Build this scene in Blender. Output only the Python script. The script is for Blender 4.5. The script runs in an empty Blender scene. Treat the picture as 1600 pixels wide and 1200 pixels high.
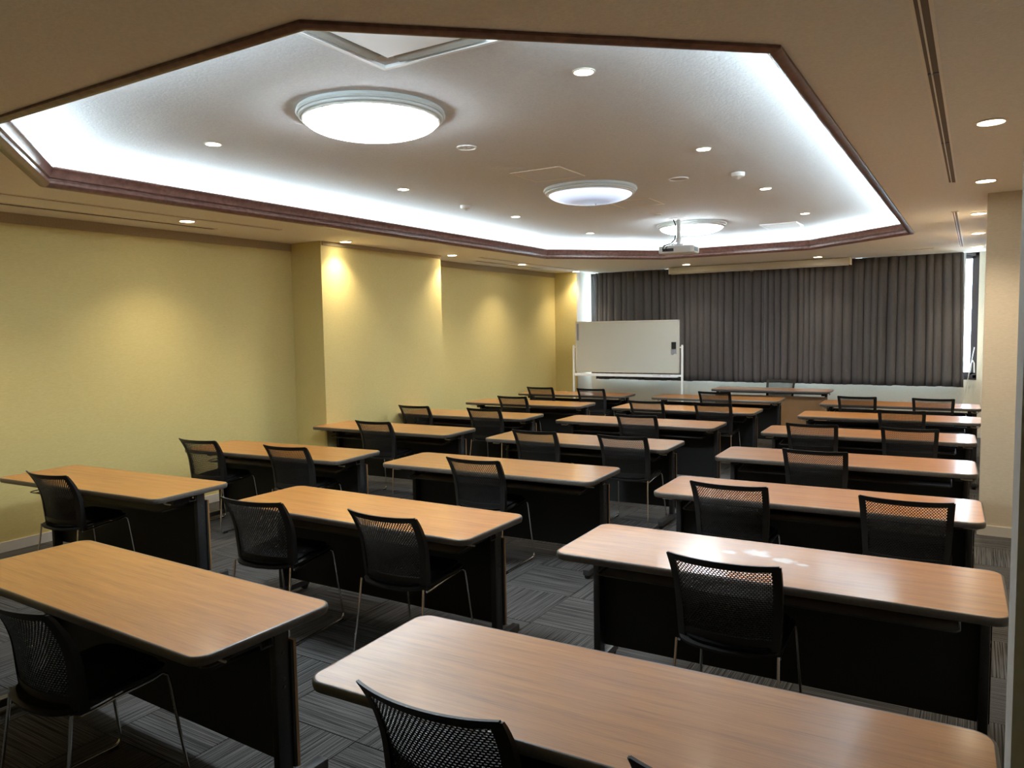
import bpy, bmesh, math, random
from mathutils import Vector, Matrix
PI = math.pi
random.seed(7)
S = bpy.context.scene
COL = S.collection

# ------------------------------------------------------------------ camera
cam = bpy.data.cameras.new('camera'); co = bpy.data.objects.new('camera', cam); COL.objects.link(co)
R_ = Vector((0.8536307157716971, 0.5206029937720145, -0.01694473271303))
U_ = Vector((-0.02386436682458262, 0.07158579355666875, 0.9971489187463042))
W_ = Vector((-0.5203317144737208, 0.8507925699231733, -0.07353169300621534))
m = Matrix((R_, U_, -W_)).transposed().to_4x4(); m.translation = Vector((0, 0, 1.7494))
co.matrix_world = m
cam.sensor_width = 36; cam.lens = 1185.755 / 1600 * 36; cam.clip_start = 0.05
S.camera = co

# ------------------------------------------------------------------ world, exposure, cove lights
S.view_settings.view_transform = 'Standard'; S.view_settings.look = 'None'
S.view_settings.gamma = 1; S.view_settings.use_curve_mapping = False
S.view_settings.exposure = 2.4
wd = bpy.data.worlds.new('daylight'); S.world = wd; wd.use_nodes = True
wd.node_tree.nodes['Background'].inputs[0].default_value = (0.66, 0.83, 1.0, 1)
wd.node_tree.nodes['Background'].inputs[1].default_value = 6.0

K_SPOT = 14.5       # watts per warm downlight
K_COVE = 3.7       # watts per metre of cove light
K_DOME = 11.5        # emission strength of the domes
WARM = (1.0, 0.82, 0.58)
HC, HU = 2.752, 2.98          # lower and upper ceiling
OCT = [(-4.05, 1.85), (-1.90, 1.85), (-0.67, 2.94), (-0.67, 9.80), (-1.93, 10.93), (-4.02, 10.97), (-5.29, 9.63), (-5.27, 2.76)]

def offset_poly(P, d):          # grow a counter-clockwise convex polygon outwards
    n = len(P); out = []
    for i in range(n):
        a, b, c = Vector(P[i-1]), Vector(P[i]), Vector(P[(i+1) % n])
        e1 = (b-a).normalized(); e2 = (c-b).normalized()
        n1 = Vector((e1.y, -e1.x)); n2 = Vector((e2.y, -e2.x))
        k = (n1+n2).normalized(); k *= d / max(.2, k.dot(n1))
        out.append((b.x+k.x, b.y+k.y))
    return out

for i in range(8):               # the fluorescent battens that lie in the cove behind the moulding
    P = offset_poly(OCT, .13); a = Vector(P[i]); b = Vector(P[(i+1) % 8]); e = b-a; L = e.length
    lt = bpy.data.lights.new('cove_light', 'AREA'); lt.shape = 'RECTANGLE'
    lt.size = L-.30; lt.size_y = .05; lt.energy = K_COVE*(L-.30); lt.color = (0.72, 0.89, 1.0)
    o = bpy.data.objects.new('cove_light', lt); COL.objects.link(o)
    x = e.normalized(); inw = Vector((-x.y, x.x))
    d = Vector((inw.x*.4, inw.y*.4, 1)).normalized()    # shining up and slightly inwards
    zx = Vector((x.x, x.y, 0)); zz = -d; yy = zz.cross(zx)
    mm = Matrix((zx, yy, zz)).transposed().to_4x4(); mm.translation = Vector(((a.x+b.x)/2, (a.y+b.y)/2, 2.850))
    o.matrix_world = mm

# ------------------------------------------------------------------ materials
def mat(name, col, rough=.6, metal=0, spec=.5, emit=None, es=0):
    m = bpy.data.materials.new(name); m.use_nodes = True
    b = m.node_tree.nodes['Principled BSDF']
    b.inputs['Base Color'].default_value = (*col, 1); b.inputs['Roughness'].default_value = rough
    b.inputs['Metallic'].default_value = metal; b.inputs['Specular IOR Level'].default_value = spec
    if emit:
        b.inputs['Emission Color'].default_value = (*emit, 1); b.inputs['Emission Strength'].default_value = es
    return m
class NT:
    def __init__(s, m): s.t = m.node_tree; s.b = s.t.nodes['Principled BSDF']
    def n(s, ty, **k):
        o = s.t.nodes.new(ty)
        for a, v in k.items():
            if a.startswith('_'): setattr(o, a[1:], v)
            else: o.inputs[a.replace('__', ' ')].default_value = v
        return o
    def l(s, a, b): s.t.links.new(a, b)
def noise_mat(name, c1, c2, scale=(1, 1, 1), nscale=50, rough=.6, bump=.1, dist=.002, detail=4, coord='Object', metal=0, spec=.5, lo=.35, hi=.65):
    m = mat(name, c1, rough, metal, spec); t = NT(m)
    tc = t.n('ShaderNodeTexCoord'); mp = t.n('ShaderNodeMapping'); mp.inputs['Scale'].default_value = scale
    no = t.n('ShaderNodeTexNoise'); no.inputs['Scale'].default_value = nscale; no.inputs['Detail'].default_value = detail
    cr = t.n('ShaderNodeValToRGB'); cr.color_ramp.elements[0].color = (*c1, 1); cr.color_ramp.elements[1].color = (*c2, 1)
    cr.color_ramp.elements[0].position = lo; cr.color_ramp.elements[1].position = hi
    t.l(tc.outputs[coord], mp.inputs[0]); t.l(mp.outputs[0], no.inputs['Vector']); t.l(no.outputs['Fac'], cr.inputs[0])
    t.l(cr.outputs[0], t.b.inputs['Base Color'])
    if bump:
        bp = t.n('ShaderNodeBump'); bp.inputs['Strength'].default_value = bump; bp.inputs['Distance'].default_value = dist
        t.l(no.outputs['Fac'], bp.inputs['Height']); t.l(bp.outputs[0], t.b.inputs['Normal'])
    return m

M = {}
M['wall'] = noise_mat('woven_wallpaper', (.60, .50, .205), (.66, .56, .24), (1, 1, 9), 34, .75, .35, .002, 5)
M['wall_plain'] = noise_mat('cream_wallpaper', (.60, .53, .41), (.66, .585, .46), (1, 1, 6), 40, .75, .3, .002, 5)
M['wall_grey'] = noise_mat('grey_wallpaper', (.48, .48, .47), (.53, .53, .52), (1, 1, 1), 60, .7, .25, .002, 5)
M['ceil'] = noise_mat('ceiling_paper', (.80, .775, .715), (.86, .835, .775), (1, 1, 1), 75, .8, .5, .003, 3)
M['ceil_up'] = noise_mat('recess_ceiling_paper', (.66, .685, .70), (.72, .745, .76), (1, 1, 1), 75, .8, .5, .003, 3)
M['trim_wood'] = noise_mat('varnished_moulding', (.11, .05, .04), (.18, .09, .072), (3, 3, 3), 9, .28, .03, .001, 4)
M['white'] = mat('white_paint', (.88, .89, .88), .45)
M['cream'] = mat('cream_metal', (.88, .82, .70), .5)
M['base'] = mat('grey_vinyl_skirting', (.62, .60, .55), .5)
M['black_plastic'] = noise_mat('black_plastic', (.010, .010, .010), (.016, .015, .014), (1, 1, 1), 300, .5, .08, .0004, 2, spec=.4)
M['mesh'] = mat('black_perforated_plastic', (.013, .013, .013), .5, 0, .35)
M['cushion'] = noise_mat('black_seat_fabric', (.006, .006, .007), (.012, .012, .013), (1, 1, 1), 500, .95, .3, .0006, 2, spec=.08)
M['chrome'] = mat('chrome', (.86, .85, .83), .16, 1)
M['rubber'] = mat('black_rubber', (.01, .01, .01), .7, 0, .3)
M['frame'] = noise_mat('black_steel', (.012, .012, .013), (.02, .02, .021), (1, 1, 1), 200, .42, .04, .0005, 2)
M['foot'] = mat('dark_grey_steel', (.045, .045, .047), .38, .2)
M['edge'] = noise_mat('grey_brown_edge_band', (.080, .070, .061), (.10, .088, .077), (1, 1, 1), 90, .33, 0, 0, 2)
M['panel_back'] = noise_mat('black_panel', (.011, .012, .012), (.018, .019, .019), (1, 1, 1), 250, .6, .1, .0005, 2, spec=.3)
M['dark'] = mat('dark_gap', (.015, .014, .013), .8)
M['slot'] = mat('diffuser_slot', (.16, .125, .075), .7)
M['board'] = mat('whiteboard_enamel', (.58, .58, .52), .22)
M['alu'] = mat('aluminium', (.72, .71, .68), .32, .6)
M['eraser'] = mat('eraser_felt', (.012, .012, .013), .9)
M['greyfelt'] = mat('grey_felt', (.30, .30, .33), .9)
M['winframe'] = mat('dark_bronze_frame', (.055, .048, .05), .4, .3)
M['lamp_lit'] = mat('downlight_lit', (.8, .75, .6), .5, emit=(1, .86, .62), es=9)
M['proj'] = mat('projector_shell', (.62, .64, .64), .45)
M['lens'] = mat('lens_glass', (.02, .02, .03), .05)
M['screen_case'] = mat('cream_screen_case', (.60, .57, .49), .45)
M['ring'] = mat('dome_rim', (.62, .66, .66), .35)

def glass():
    m = bpy.data.materials.new('window_glass'); m.use_nodes = True; t = m.node_tree
    t.nodes.clear(); o = t.nodes.new('ShaderNodeOutputMaterial'); a = t.nodes.new('ShaderNodeBsdfTransparent'); g = t.nodes.new('ShaderNodeBsdfGlossy')
    a.inputs[0].default_value = (.93, .97, .98, 1); g.inputs['Roughness'].default_value = .02
    x = t.nodes.new('ShaderNodeMixShader'); x.inputs[0].default_value = .07
    t.links.new(a.outputs[0], x.inputs[1]); t.links.new(g.outputs[0], x.inputs[2]); t.links.new(x.outputs[0], o.inputs[0])
    return m
M['glass'] = glass()
M['cornice'] = noise_mat('cornice_paper', (.36, .30, .19), (.41, .345, .22), (1, 1, 1), 75, .85, .3, .002, 3)
M['vent_grey'] = mat('grey_vent_plastic', (.42, .42, .38), .5)
M['bounce_lining'] = mat('white_bounce_lining', (.72, .73, .74), .8)

def wood(name, marks=False, coat=.7, c=((.26, .088, .010), (.40, .148, .019), (.49, .20, .033)), rough=.46):
    m = mat(name, (.4, .25, .12), rough, 0, .8); t = NT(m); t.b.inputs['Coat Weight'].default_value = coat; t.b.inputs['Coat Roughness'].default_value = .16
    tc = t.n('ShaderNodeTexCoord'); oi = t.n('ShaderNodeObjectInfo')
    add = t.n('ShaderNodeVectorMath', _operation='ADD'); mul = t.n('ShaderNodeVectorMath', _operation='SCALE'); mul.inputs['Scale'].default_value = 17
    cx = t.n('ShaderNodeCombineXYZ'); t.l(oi.outputs['Random'], cx.inputs[0]); t.l(oi.outputs['Random'], cx.inputs[1]); t.l(cx.outputs[0], mul.inputs[0])
    t.l(tc.outputs['Object'], add.inputs[0]); t.l(mul.outputs[0], add.inputs[1])
    mp = t.n('ShaderNodeMapping'); mp.inputs['Scale'].default_value = (.9, 16, 1)
    t.l(add.outputs[0], mp.inputs[0])
    no = t.n('ShaderNodeTexNoise', Scale=2.2, Detail=6, Roughness=.55, Distortion=.3)
    t.l(mp.outputs[0], no.inputs['Vector'])
    mp2 = t.n('ShaderNodeMapping'); mp2.inputs['Scale'].default_value = (3, 150, 1); t.l(add.outputs[0], mp2.inputs[0])
    n2 = t.n('ShaderNodeTexNoise', Scale=2.5, Detail=3); t.l(mp2.outputs[0], n2.inputs['Vector'])
    mx = t.n('ShaderNodeMix', _data_type='FLOAT'); mx.inputs['Factor'].default_value = .5
    t.l(no.outputs['Fac'], mx.inputs['A']); t.l(n2.outputs['Fac'], mx.inputs['B'])
    cr = t.n('ShaderNodeValToRGB'); e = cr.color_ramp.elements
    e[0].position = .32; e[0].color = (*c[0], 1); e[1].position = .66; e[1].color = (*c[2], 1)
    k = e.new(.47); k.color = (*c[1], 1)
    t.l(mx.outputs['Result'], cr.inputs[0])
    out = cr.outputs[0]
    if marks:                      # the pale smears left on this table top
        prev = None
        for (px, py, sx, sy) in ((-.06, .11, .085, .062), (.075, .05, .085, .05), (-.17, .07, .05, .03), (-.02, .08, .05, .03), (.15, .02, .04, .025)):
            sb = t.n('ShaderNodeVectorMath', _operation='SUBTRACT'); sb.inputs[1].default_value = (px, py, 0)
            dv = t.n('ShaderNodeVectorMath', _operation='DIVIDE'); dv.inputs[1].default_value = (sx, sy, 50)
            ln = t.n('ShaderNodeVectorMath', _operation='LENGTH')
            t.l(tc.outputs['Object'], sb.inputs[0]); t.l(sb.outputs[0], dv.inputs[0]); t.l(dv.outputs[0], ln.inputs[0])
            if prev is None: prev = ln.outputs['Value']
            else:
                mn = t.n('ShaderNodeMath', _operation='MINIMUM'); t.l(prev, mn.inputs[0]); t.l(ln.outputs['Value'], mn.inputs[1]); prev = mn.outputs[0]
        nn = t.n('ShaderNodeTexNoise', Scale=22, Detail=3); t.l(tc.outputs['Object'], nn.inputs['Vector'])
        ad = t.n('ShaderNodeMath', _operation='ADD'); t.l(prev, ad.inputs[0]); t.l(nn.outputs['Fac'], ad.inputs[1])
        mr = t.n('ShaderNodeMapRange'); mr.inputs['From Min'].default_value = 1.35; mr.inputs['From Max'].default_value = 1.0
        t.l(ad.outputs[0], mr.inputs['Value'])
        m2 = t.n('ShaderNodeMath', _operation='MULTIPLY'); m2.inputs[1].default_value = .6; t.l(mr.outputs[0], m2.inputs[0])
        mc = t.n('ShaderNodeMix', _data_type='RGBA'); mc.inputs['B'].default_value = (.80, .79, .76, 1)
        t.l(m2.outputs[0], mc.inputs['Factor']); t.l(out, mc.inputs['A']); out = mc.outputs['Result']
    t.l(out, t.b.inputs['Base Color'])
    return m
M['wood'] = wood('walnut_laminate')
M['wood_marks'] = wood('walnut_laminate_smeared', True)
M['wood_front'] = wood('modesty_board_laminate', coat=0, c=((.20, .095, .03), (.27, .135, .045), (.31, .16, .06)), rough=.45)

def carpet():
    m = mat('ribbed_carpet', (.06, .06, .06), .95, 0, .15); t = NT(m)
    tc = t.n('ShaderNodeTexCoord'); oi = t.n('ShaderNodeObjectInfo')
    ge = t.n('ShaderNodeVectorMath', _operation='SCALE'); ge.inputs['Scale'].default_value = 31
    cx = t.n('ShaderNodeCombineXYZ'); t.l(oi.outputs['Random'], cx.inputs[0]); t.l(oi.outputs['Random'], cx.inputs[1]); t.l(cx.outputs[0], ge.inputs[0])
    add = t.n('ShaderNodeVectorMath', _operation='ADD'); t.l(tc.outputs['UV'], add.inputs[0]); t.l(ge.outputs[0], add.inputs[1])
    mp = t.n('ShaderNodeMapping'); mp.inputs['Scale'].default_value = (1.6, 150, 1); t.l(add.outputs[0], mp.inputs[0])
    n1 = t.n('ShaderNodeTexNoise', Scale=1.0, Detail=2, Roughness=.7); t.l(mp.outputs[0], n1.inputs['Vector'])
    n2 = t.n('ShaderNodeTexNoise', Scale=420, Detail=2); t.l(add.outputs[0], n2.inputs['Vector'])
    mx = t.n('ShaderNodeMix', _data_type='FLOAT'); mx.inputs['Factor'].default_value = .3
    t.l(n1.outputs['Fac'], mx.inputs['A']); t.l(n2.outputs['Fac'], mx.inputs['B'])
    cr = t.n('ShaderNodeValToRGB'); e = cr.color_ramp.elements
    e[0].position = .40; e[0].color = (.012, .012, .012, 1); e[1].position = .60; e[1].color = (.115, .114, .113, 1)
    t.l(mx.outputs['Result'], cr.inputs[0]); t.l(cr.outputs[0], t.b.inputs['Base Color'])
    bp = t.n('ShaderNodeBump', Strength=.7, Distance=.003); t.l(mx.outputs['Result'], bp.inputs['Height']); t.l(bp.outputs[0], t.b.inputs['Normal'])
    return m
M['carpet'] = carpet()
M['curtain'] = noise_mat('blackout_curtain_cloth', (.105, .100, .106), (.135, .130, .136), (60, 60, 2), 9, .9, .2, .001, 3, spec=.2)
def dome_mat(name, col, s_mid, s_rim):       # lit opal diffuser, brighter where its lamp ring sits
    m = mat(name, (.8, .8, .8) if s_mid > 1 else (.25, .27, .30), .3, emit=col, es=s_mid); t = NT(m)
    tc = t.n('ShaderNodeTexCoord'); ln = t.n('ShaderNodeVectorMath', _operation='LENGTH'); mu = t.n('ShaderNodeVectorMath', _operation='MULTIPLY')
    mu.inputs[1].default_value = (1, 1, 0); t.l(tc.outputs['Object'], mu.inputs[0]); t.l(mu.outputs[0], ln.inputs[0])
    mr = t.n('ShaderNodeMapRange'); mr.inputs['From Min'].default_value = .16; mr.inputs['From Max'].default_value = .32
    mr.inputs['To Min'].default_value = s_mid; mr.inputs['To Max'].default_value = s_rim
    t.l(ln.outputs['Value'], mr.inputs['Value']); t.l(mr.outputs[0], t.b.inputs['Emission Strength'])
    return m
M['dome_full'] = dome_mat('lit_dome', (.84, .94, 1.0), K_DOME, K_DOME)
M['dome_dim'] = dome_mat('dim_dome', (.66, .76, 1.0), .085, .26)

# ------------------------------------------------------------------ mesh helpers
class MB:
    def __init__(s): s.b = bmesh.new()
    def box(s, x0, x1, y0, y1, z0, z1, bev=0, seg=1):
        r = bmesh.ops.create_cube(s.b, size=1)
        bmesh.ops.transform(s.b, matrix=Matrix.Translation(((x0+x1)/2, (y0+y1)/2, (z0+z1)/2)) @ Matrix.Diagonal((x1-x0, y1-y0, z1-z0, 1)), verts=r['verts'])
        if bev:
            es = {e for v in r['verts'] for e in v.link_edges}
            bmesh.ops.bevel(s.b, geom=list(es), offset=bev, segments=seg, profile=.5, affect='EDGES')
        return s
    def lathe(s, prof, n=32, c=(0, 0, 0), ax='z'):
        rings = []
        for r, z in prof:
            ring = []
            for i in range(n):
                a = 2*PI*i/n; p = (r*math.cos(a), r*math.sin(a), z)
                if ax == 'y': p = (p[0], p[2], p[1])
                if ax == 'x': p = (p[2], p[0], p[1])
                ring.append(s.b.verts.new((p[0]+c[0], p[1]+c[1], p[2]+c[2])))
            rings.append(ring)
        for a, b in zip(rings, rings[1:]):
            for i in range(n): s.b.faces.new((a[i], a[(i+1) % n], b[(i+1) % n], b[i]))
        for ring in (rings[0], rings[-1]):
            try: s.b.faces.new(ring)
            except ValueError: pass
        return s
    def cyl(s, c, r, h, n=16, ax='z'): return s.lathe([(r, 0), (r, h)], n, c, ax)
    def tube(s, pts, r, n=8, closed=False):
        P = [Vector(p) for p in pts]; N = len(P); rings = []; prev = None
        for i, p in enumerate(P):
            if closed: d = P[(i+1) % N]-P[i-1]
            else: d = P[min(i+1, N-1)]-P[max(i-1, 0)]
            d.normalize()
            if prev is None:
                u = d.cross(Vector((0, 0, 1)));
                if u.length < .05: u = d.cross(Vector((1, 0, 0)))
            else: u = prev - d*prev.dot(d)
            u.normalize(); prev = u; v = d.cross(u)
            rings.append([s.b.verts.new(p+u*r*math.cos(2*PI*k/n)+v*r*math.sin(2*PI*k/n)) for k in range(n)])
        rr = rings+[rings[0]] if closed else rings
        for a, b in zip(rr, rr[1:]):
            for k in range(n): s.b.faces.new((a[k], a[(k+1) % n], b[(k+1) % n], b[k]))
        if not closed: s.b.faces.new(rings[0]); s.b.faces.new(rings[-1])
        return s
    def prism(s, poly, z0, z1, bev=0, seg=2):
        lo = [s.b.verts.new((x, y, z0)) for x, y in poly]; hi = [s.b.verts.new((x, y, z1)) for x, y in poly]; n = len(poly)
        f1 = s.b.faces.new(lo[::-1]); f2 = s.b.faces.new(hi)
        for i in range(n): s.b.faces.new((lo[i], lo[(i+1) % n], hi[(i+1) % n], hi[i]))
        if bev: bmesh.ops.bevel(s.b, geom=list(f1.edges)+list(f2.edges), offset=bev, segments=seg, profile=.5, affect='EDGES')
        return s
    def grid_solid(s, F, G, nu, nv):     # closed shell between surface F(i/nu,j/nv) and G
        A = [[s.b.verts.new(F(i/nu, j/nv)) for j in range(nv+1)] for i in range(nu+1)]
        B = [[s.b.verts.new(G(i/nu, j/nv)) for j in range(nv+1)] for i in range(nu+1)]
        for i in range(nu):
            for j in range(nv):
                s.b.faces.new((A[i][j], A[i+1][j], A[i+1][j+1], A[i][j+1])); s.b.faces.new((B[i][j], B[i][j+1], B[i+1][j+1], B[i+1][j]))
        for i in range(nu):
            for j in (0, nv): s.b.faces.new((A[i][j], A[i+1][j], B[i+1][j], B[i][j]))
        for j in range(nv):
            for i in (0, nu): s.b.faces.new((A[i][j], A[i][j+1], B[i][j+1], B[i][j]))
        return s
    def build(s, name, m, parent=None, smooth=True, loc=None, ang=40):
        bmesh.ops.recalc_face_normals(s.b, faces=s.b.faces)
        me = bpy.data.meshes.new(name)
        if smooth:
            for f in s.b.faces: f.smooth = True
            for e in s.b.edges:
                if len(e.link_faces) == 2 and e.calc_face_angle(0) > math.radians(ang): e.smooth = False
        s.b.to_mesh(me); s.b.free()
        me.materials.append(M[m] if isinstance(m, str) else m)
        o = bpy.data.objects.new(name, me); COL.objects.link(o)
        if parent: o.parent = parent
        if loc: o.location = loc
        return o
def empty(name, loc=(0, 0, 0), rz=0):
    o = bpy.data.objects.new(name, None); COL.objects.link(o); o.location = loc; o.rotation_euler = (0, 0, rz); o.empty_display_size = .1
    return o
def tag(o, label, cat, group=None):
    o['label'] = label; o['category'] = cat
    if group: o['group'] = group
    return o
def struct(o, label=None):
    o['kind'] = 'structure'
    if label: o['label'] = label
    return o
KIDS = {}
def kids(o): return [c for c in COL.objects if c.parent == o]
def tree(o): return (o, [tree(c) for c in kids(o)])
def dup(t, parent=None):
    o, ch = t; c = o.copy(); COL.objects.link(c)
    if parent: c.parent = parent
    for k in ch: dup(k, c)
    return c

# ------------------------------------------------------------------ the room
XL, XR, YB, YF = -6.72, 1.0, -1.7, 13.2
struct(MB().box(XL-.15, XR+.3, YB-.15, YF+.3, -.12, -.006).build('floor', 'dark', smooth=False))
floor = bpy.data.objects['floor']
# carpet tiles, laid quarter-turned
TS = .5
def tile_bm(b, cx, cy, turn):
    h = TS/2-.0012; z0, z1 = -.006, 0; uvl = b.loops.layers.uv.verify()
    vs = [b.verts.new((cx+sx*h, cy+sy*h, z0)) for sx, sy in ((-1, -1), (1, -1), (1, 1), (-1, 1))]
    hh = h-.0012
    vt = [b.verts.new((cx+sx*hh, cy+sy*hh, z1)) for sx, sy in ((-1, -1), (1, -1), (1, 1), (-1, 1))]
    fs = [b.faces.new(vt)]+[b.faces.new((vs[i], vs[(i+1) % 4], vt[(i+1) % 4], vt[i])) for i in range(4)]
    ox, oy = random.uniform(0, 40), random.uniform(0, 40)
    for f in fs:
        for l in f.loops:
            x, y = l.vert.co.x-cx, l.vert.co.y-cy
            l[uvl].uv = (x+ox, y+oy) if not turn else (y+ox, x+oy)
tiles = []
nx = int(math.ceil((XR-XL)/TS)); ny = int(math.ceil((YF-YB)/TS))
for i in range(nx):
    for j in range(ny):
        cx, cy = XL+TS*(i+.5), YB+TS*(j+.5)
        ang = math.atan2(-cx, cy)     # left of the depth axis
        vis = cy > .6 and ang < math.radians(66) and ang > math.radians(-8)
        tiles.append((cx*cx+cy*cy+(0 if vis else 1e4), cx, cy, (i+j) % 2))
tiles.sort()
tmesh = []
for turn in (0, 1):
    b = bmesh.new(); tile_bm(b, 0, 0, turn); me = bpy.data.meshes.new('carpet_tile'); b.to_mesh(me); b.free(); me.materials.append(M['carpet']); tmesh.append(me)
for _, cx, cy, turn in tiles[:300]:
    o = bpy.data.objects.new('carpet_tile', tmesh[turn]); COL.objects.link(o); o.location = (cx, cy, 0); o.parent = floor
b = bmesh.new()
for _, cx, cy, turn in tiles[300:]: tile_bm(b, cx, cy, turn)
me = bpy.data.meshes.new('carpet_tiles_beyond'); b.to_mesh(me); b.free(); me.materials.append(M['carpet'])
o = bpy.data.objects.new('carpet_tiles_beyond', me); COL.objects.link(o); o.parent = floor; o['kind'] = 'stuff'

# walls
b = MB(); b.prism([(XL-.15, YB), (XL, YB), (XL, 6.18), (-6.245, 6.18), (-6.245, 8.40), (XL, 8.40), (XL, 12.57), (-6.27, 12.57), (-6.27, 12.585), (XL-.15, 12.585)], -.1, HC+.06)
struct(b.build('wall_left', 'wall', smooth=False), 'yellow woven-papered wall with a shallow projecting pier')
struct(MB().box(XL, XR+.2, YB-.15, YB, -.1, HC+.06).build('wall_back', 'wall', smooth=False))
WF = 13.198
struct(MB().box(XL-.15, -6.272, 12.585, YF+.3, -.1, HC+.06).build('wall_reveal', 'wall_plain', smooth=False))
b = MB().box(.02, .12, WF, YF+.3, -.1, HC+.06).box(-6.27, .02, WF, YF+.3, -.1, .885).box(-6.27, .02, YF-.03, YF+.3, 2.745, HC+.1)
struct(b.build('wall_front', 'wall_plain', smooth=False), 'low wall under the curtained window')
b = MB().prism([(.043, .95), (XR+.2, .95), (XR+.2, 1.25), (.049, 1.25)], -.1, HC+.06)
struct(b.build('wall_corner', 'wall_grey', smooth=False), 'grey wall end at the right edge of the view')
b = MB().prism([(XR, 1.25), (XR+.2, 1.25), (XR+.2, 7.19), (XR, 7.19)], -.1, HC+.06).prism([(XR, YB), (XR+.2, YB), (XR+.2, .95), (XR, .95)], -.1, HC+.06)
struct(b.build('wall_right', 'wall_plain', smooth=False))
b = MB().prism([(.055, 7.19), (XR+.2, 7.19), (XR+.2, YF+.3), (.12, YF+.3), (.12, 7.6), (.055, 7.6)], -.1, HC+.06)
struct(b.build('wall_pier', 'wall_plain', smooth=False), 'beige papered pier projecting from the right wall')

def skirting(name, poly):
    b = MB(); hs = .082; tt = .012
    for (x0, y0), (x1, y1) in zip(poly, poly[1:]):
        d = Vector((x1-x0, y1-y0)).normalized(); n = Vector((d.y, -d.x))*tt
        a = [(x0-d.x*0, y0), (x1, y1), (x1+n.x, y1+n.y), (x0+n.x, y0+n.y)]
        b.prism(a, 0, hs)
    return struct(b.build(name, 'base', smooth=False))
skirting('baseboard_left', [(XL, YB), (XL, 6.18), (-6.245, 6.18), (-6.245, 8.40), (XL, 8.40), (XL, 12.57), (-6.27, 12.57), (-6.27, WF)])
skirting('baseboard_front', [(-6.27, WF), (.12, WF)])
skirting('baseboard_right', [(.055, 7.6), (.055, 7.19), (XR, 7.19), (XR, 1.25)])

def cornice(name, poly, h):
    b = MB()
    for (x0, y0), (x1, y1) in zip(poly, poly[1:]):
        d = Vector((x1-x0, y1-y0)).normalized(); n = Vector((d.y, -d.x))*.014
        b.prism([(x0, y0), (x1, y1), (x1+n.x, y1+n.y), (x0+n.x, y0+n.y)], HC-h, HC-.0005)
    return struct(b.build(name, 'cornice', smooth=False), 'papered cornice strip along the top of the yellow wall')
cornice('trim_10', [(XL, YB), (XL, 6.18)], .085)
cornice('trim_11', [(-6.245, 6.20), (-6.245, 8.40)], .045)
cornice('trim_12', [(XL, 8.40), (XL, 12.57)], .085)

# ceiling with the octagonal recess
b = bmesh.new()
HOLE = offset_poly(OCT, .0); TR = offset_poly(OCT, .27)
def strip(pa, za, pb, zb):
    A = [b.verts.new((x, y, za)) for x, y in pa]; B = [b.verts.new((x, y, zb)) for x, y in pb]
    for i in range(8): b.faces.new((A[i], A[(i+1) % 8], B[(i+1) % 8], B[i]))
strip(HOLE, HC, HOLE, 2.785); strip(HOLE, 2.785, TR, 2.785); strip(TR, 2.785, TR, HU)
O = [b.verts.new((x, y, HC)) for x, y in HOLE]
bx = [(XL-.15, YB-.15), (XR+.2, YB-.15), (XR+.2, YF+.3), (XL-.15, YF+.3)]
X = [b.verts.new((x, y, HC)) for x, y in bx]
for f in ((X[0], X[1], O[1], O[0]), (X[1], O[2], O[1]), (X[1], X[2], O[3], O[2]), (X[2], O[4], O[3]), (X[2], X[3], O[5], O[4]), (X[3], O[6], O[5]), (X[3], X[0], O[7], O[6]), (X[0], O[0], O[7])): b.faces.new(f)
mb = MB(); mb.b.free(); mb.b = b
bmesh.ops.remove_doubles(b, verts=b.verts, dist=1e-5)
ceil = struct(mb.build('ceiling', 'ceil', smooth=False))
b = MB().prism(offset_poly(OCT, .3), HU, HU+.05)
b.build('recess_panel', 'ceil_up', ceil, smooth=False)
b = MB().box(XL-.15, XR+.2, YB-.15, YF+.3, HU+.06, HU+.12); b.build('ceiling_slab', 'dark', ceil, smooth=False)

# varnished moulding around the recess: eight mitred lengths
PROF = [(.045, HC-.001), (.045, HC-.012), (.028, HC-.020), (.006, HC-.020), (-.012, HC-.010), (-.022, HC+.006), (-.022, HC+.022), (-.014, HC+.030), (-.014, HC+.037),
        (-.028, HC+.043), (-.030, HC+.052), (-.036, HC+.080), (-.052, HC+.100), (-.052, HC+.112), (-.026, HC+.112), (-.006, HC+.07), (-.001, HC+.033), (-.001, HC-.001)]
for i in range(8):
    mb = MB(); rings = []
    for end in (i, (i+1) % 8):
        rings.append([(*offset_poly(OCT, d)[end], z) for d, z in PROF])
    # pull the joint a hair open
    A = [mb.b.verts.new(p) for p in rings[0]]; B = [mb.b.verts.new(p) for p in rings[1]]; n = len(PROF)
    for k in range(n): mb.b.faces.new((A[k], A[(k+1) % n], B[(k+1) % n], B[k]))
    mb.b.faces.new(A[::-1]); mb.b.faces.new(B)
    struct(mb.build('trim_%d' % (i+1), 'trim_wood', ang=30), 'length of dark red-brown varnished moulding edging the ceiling recess')

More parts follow.
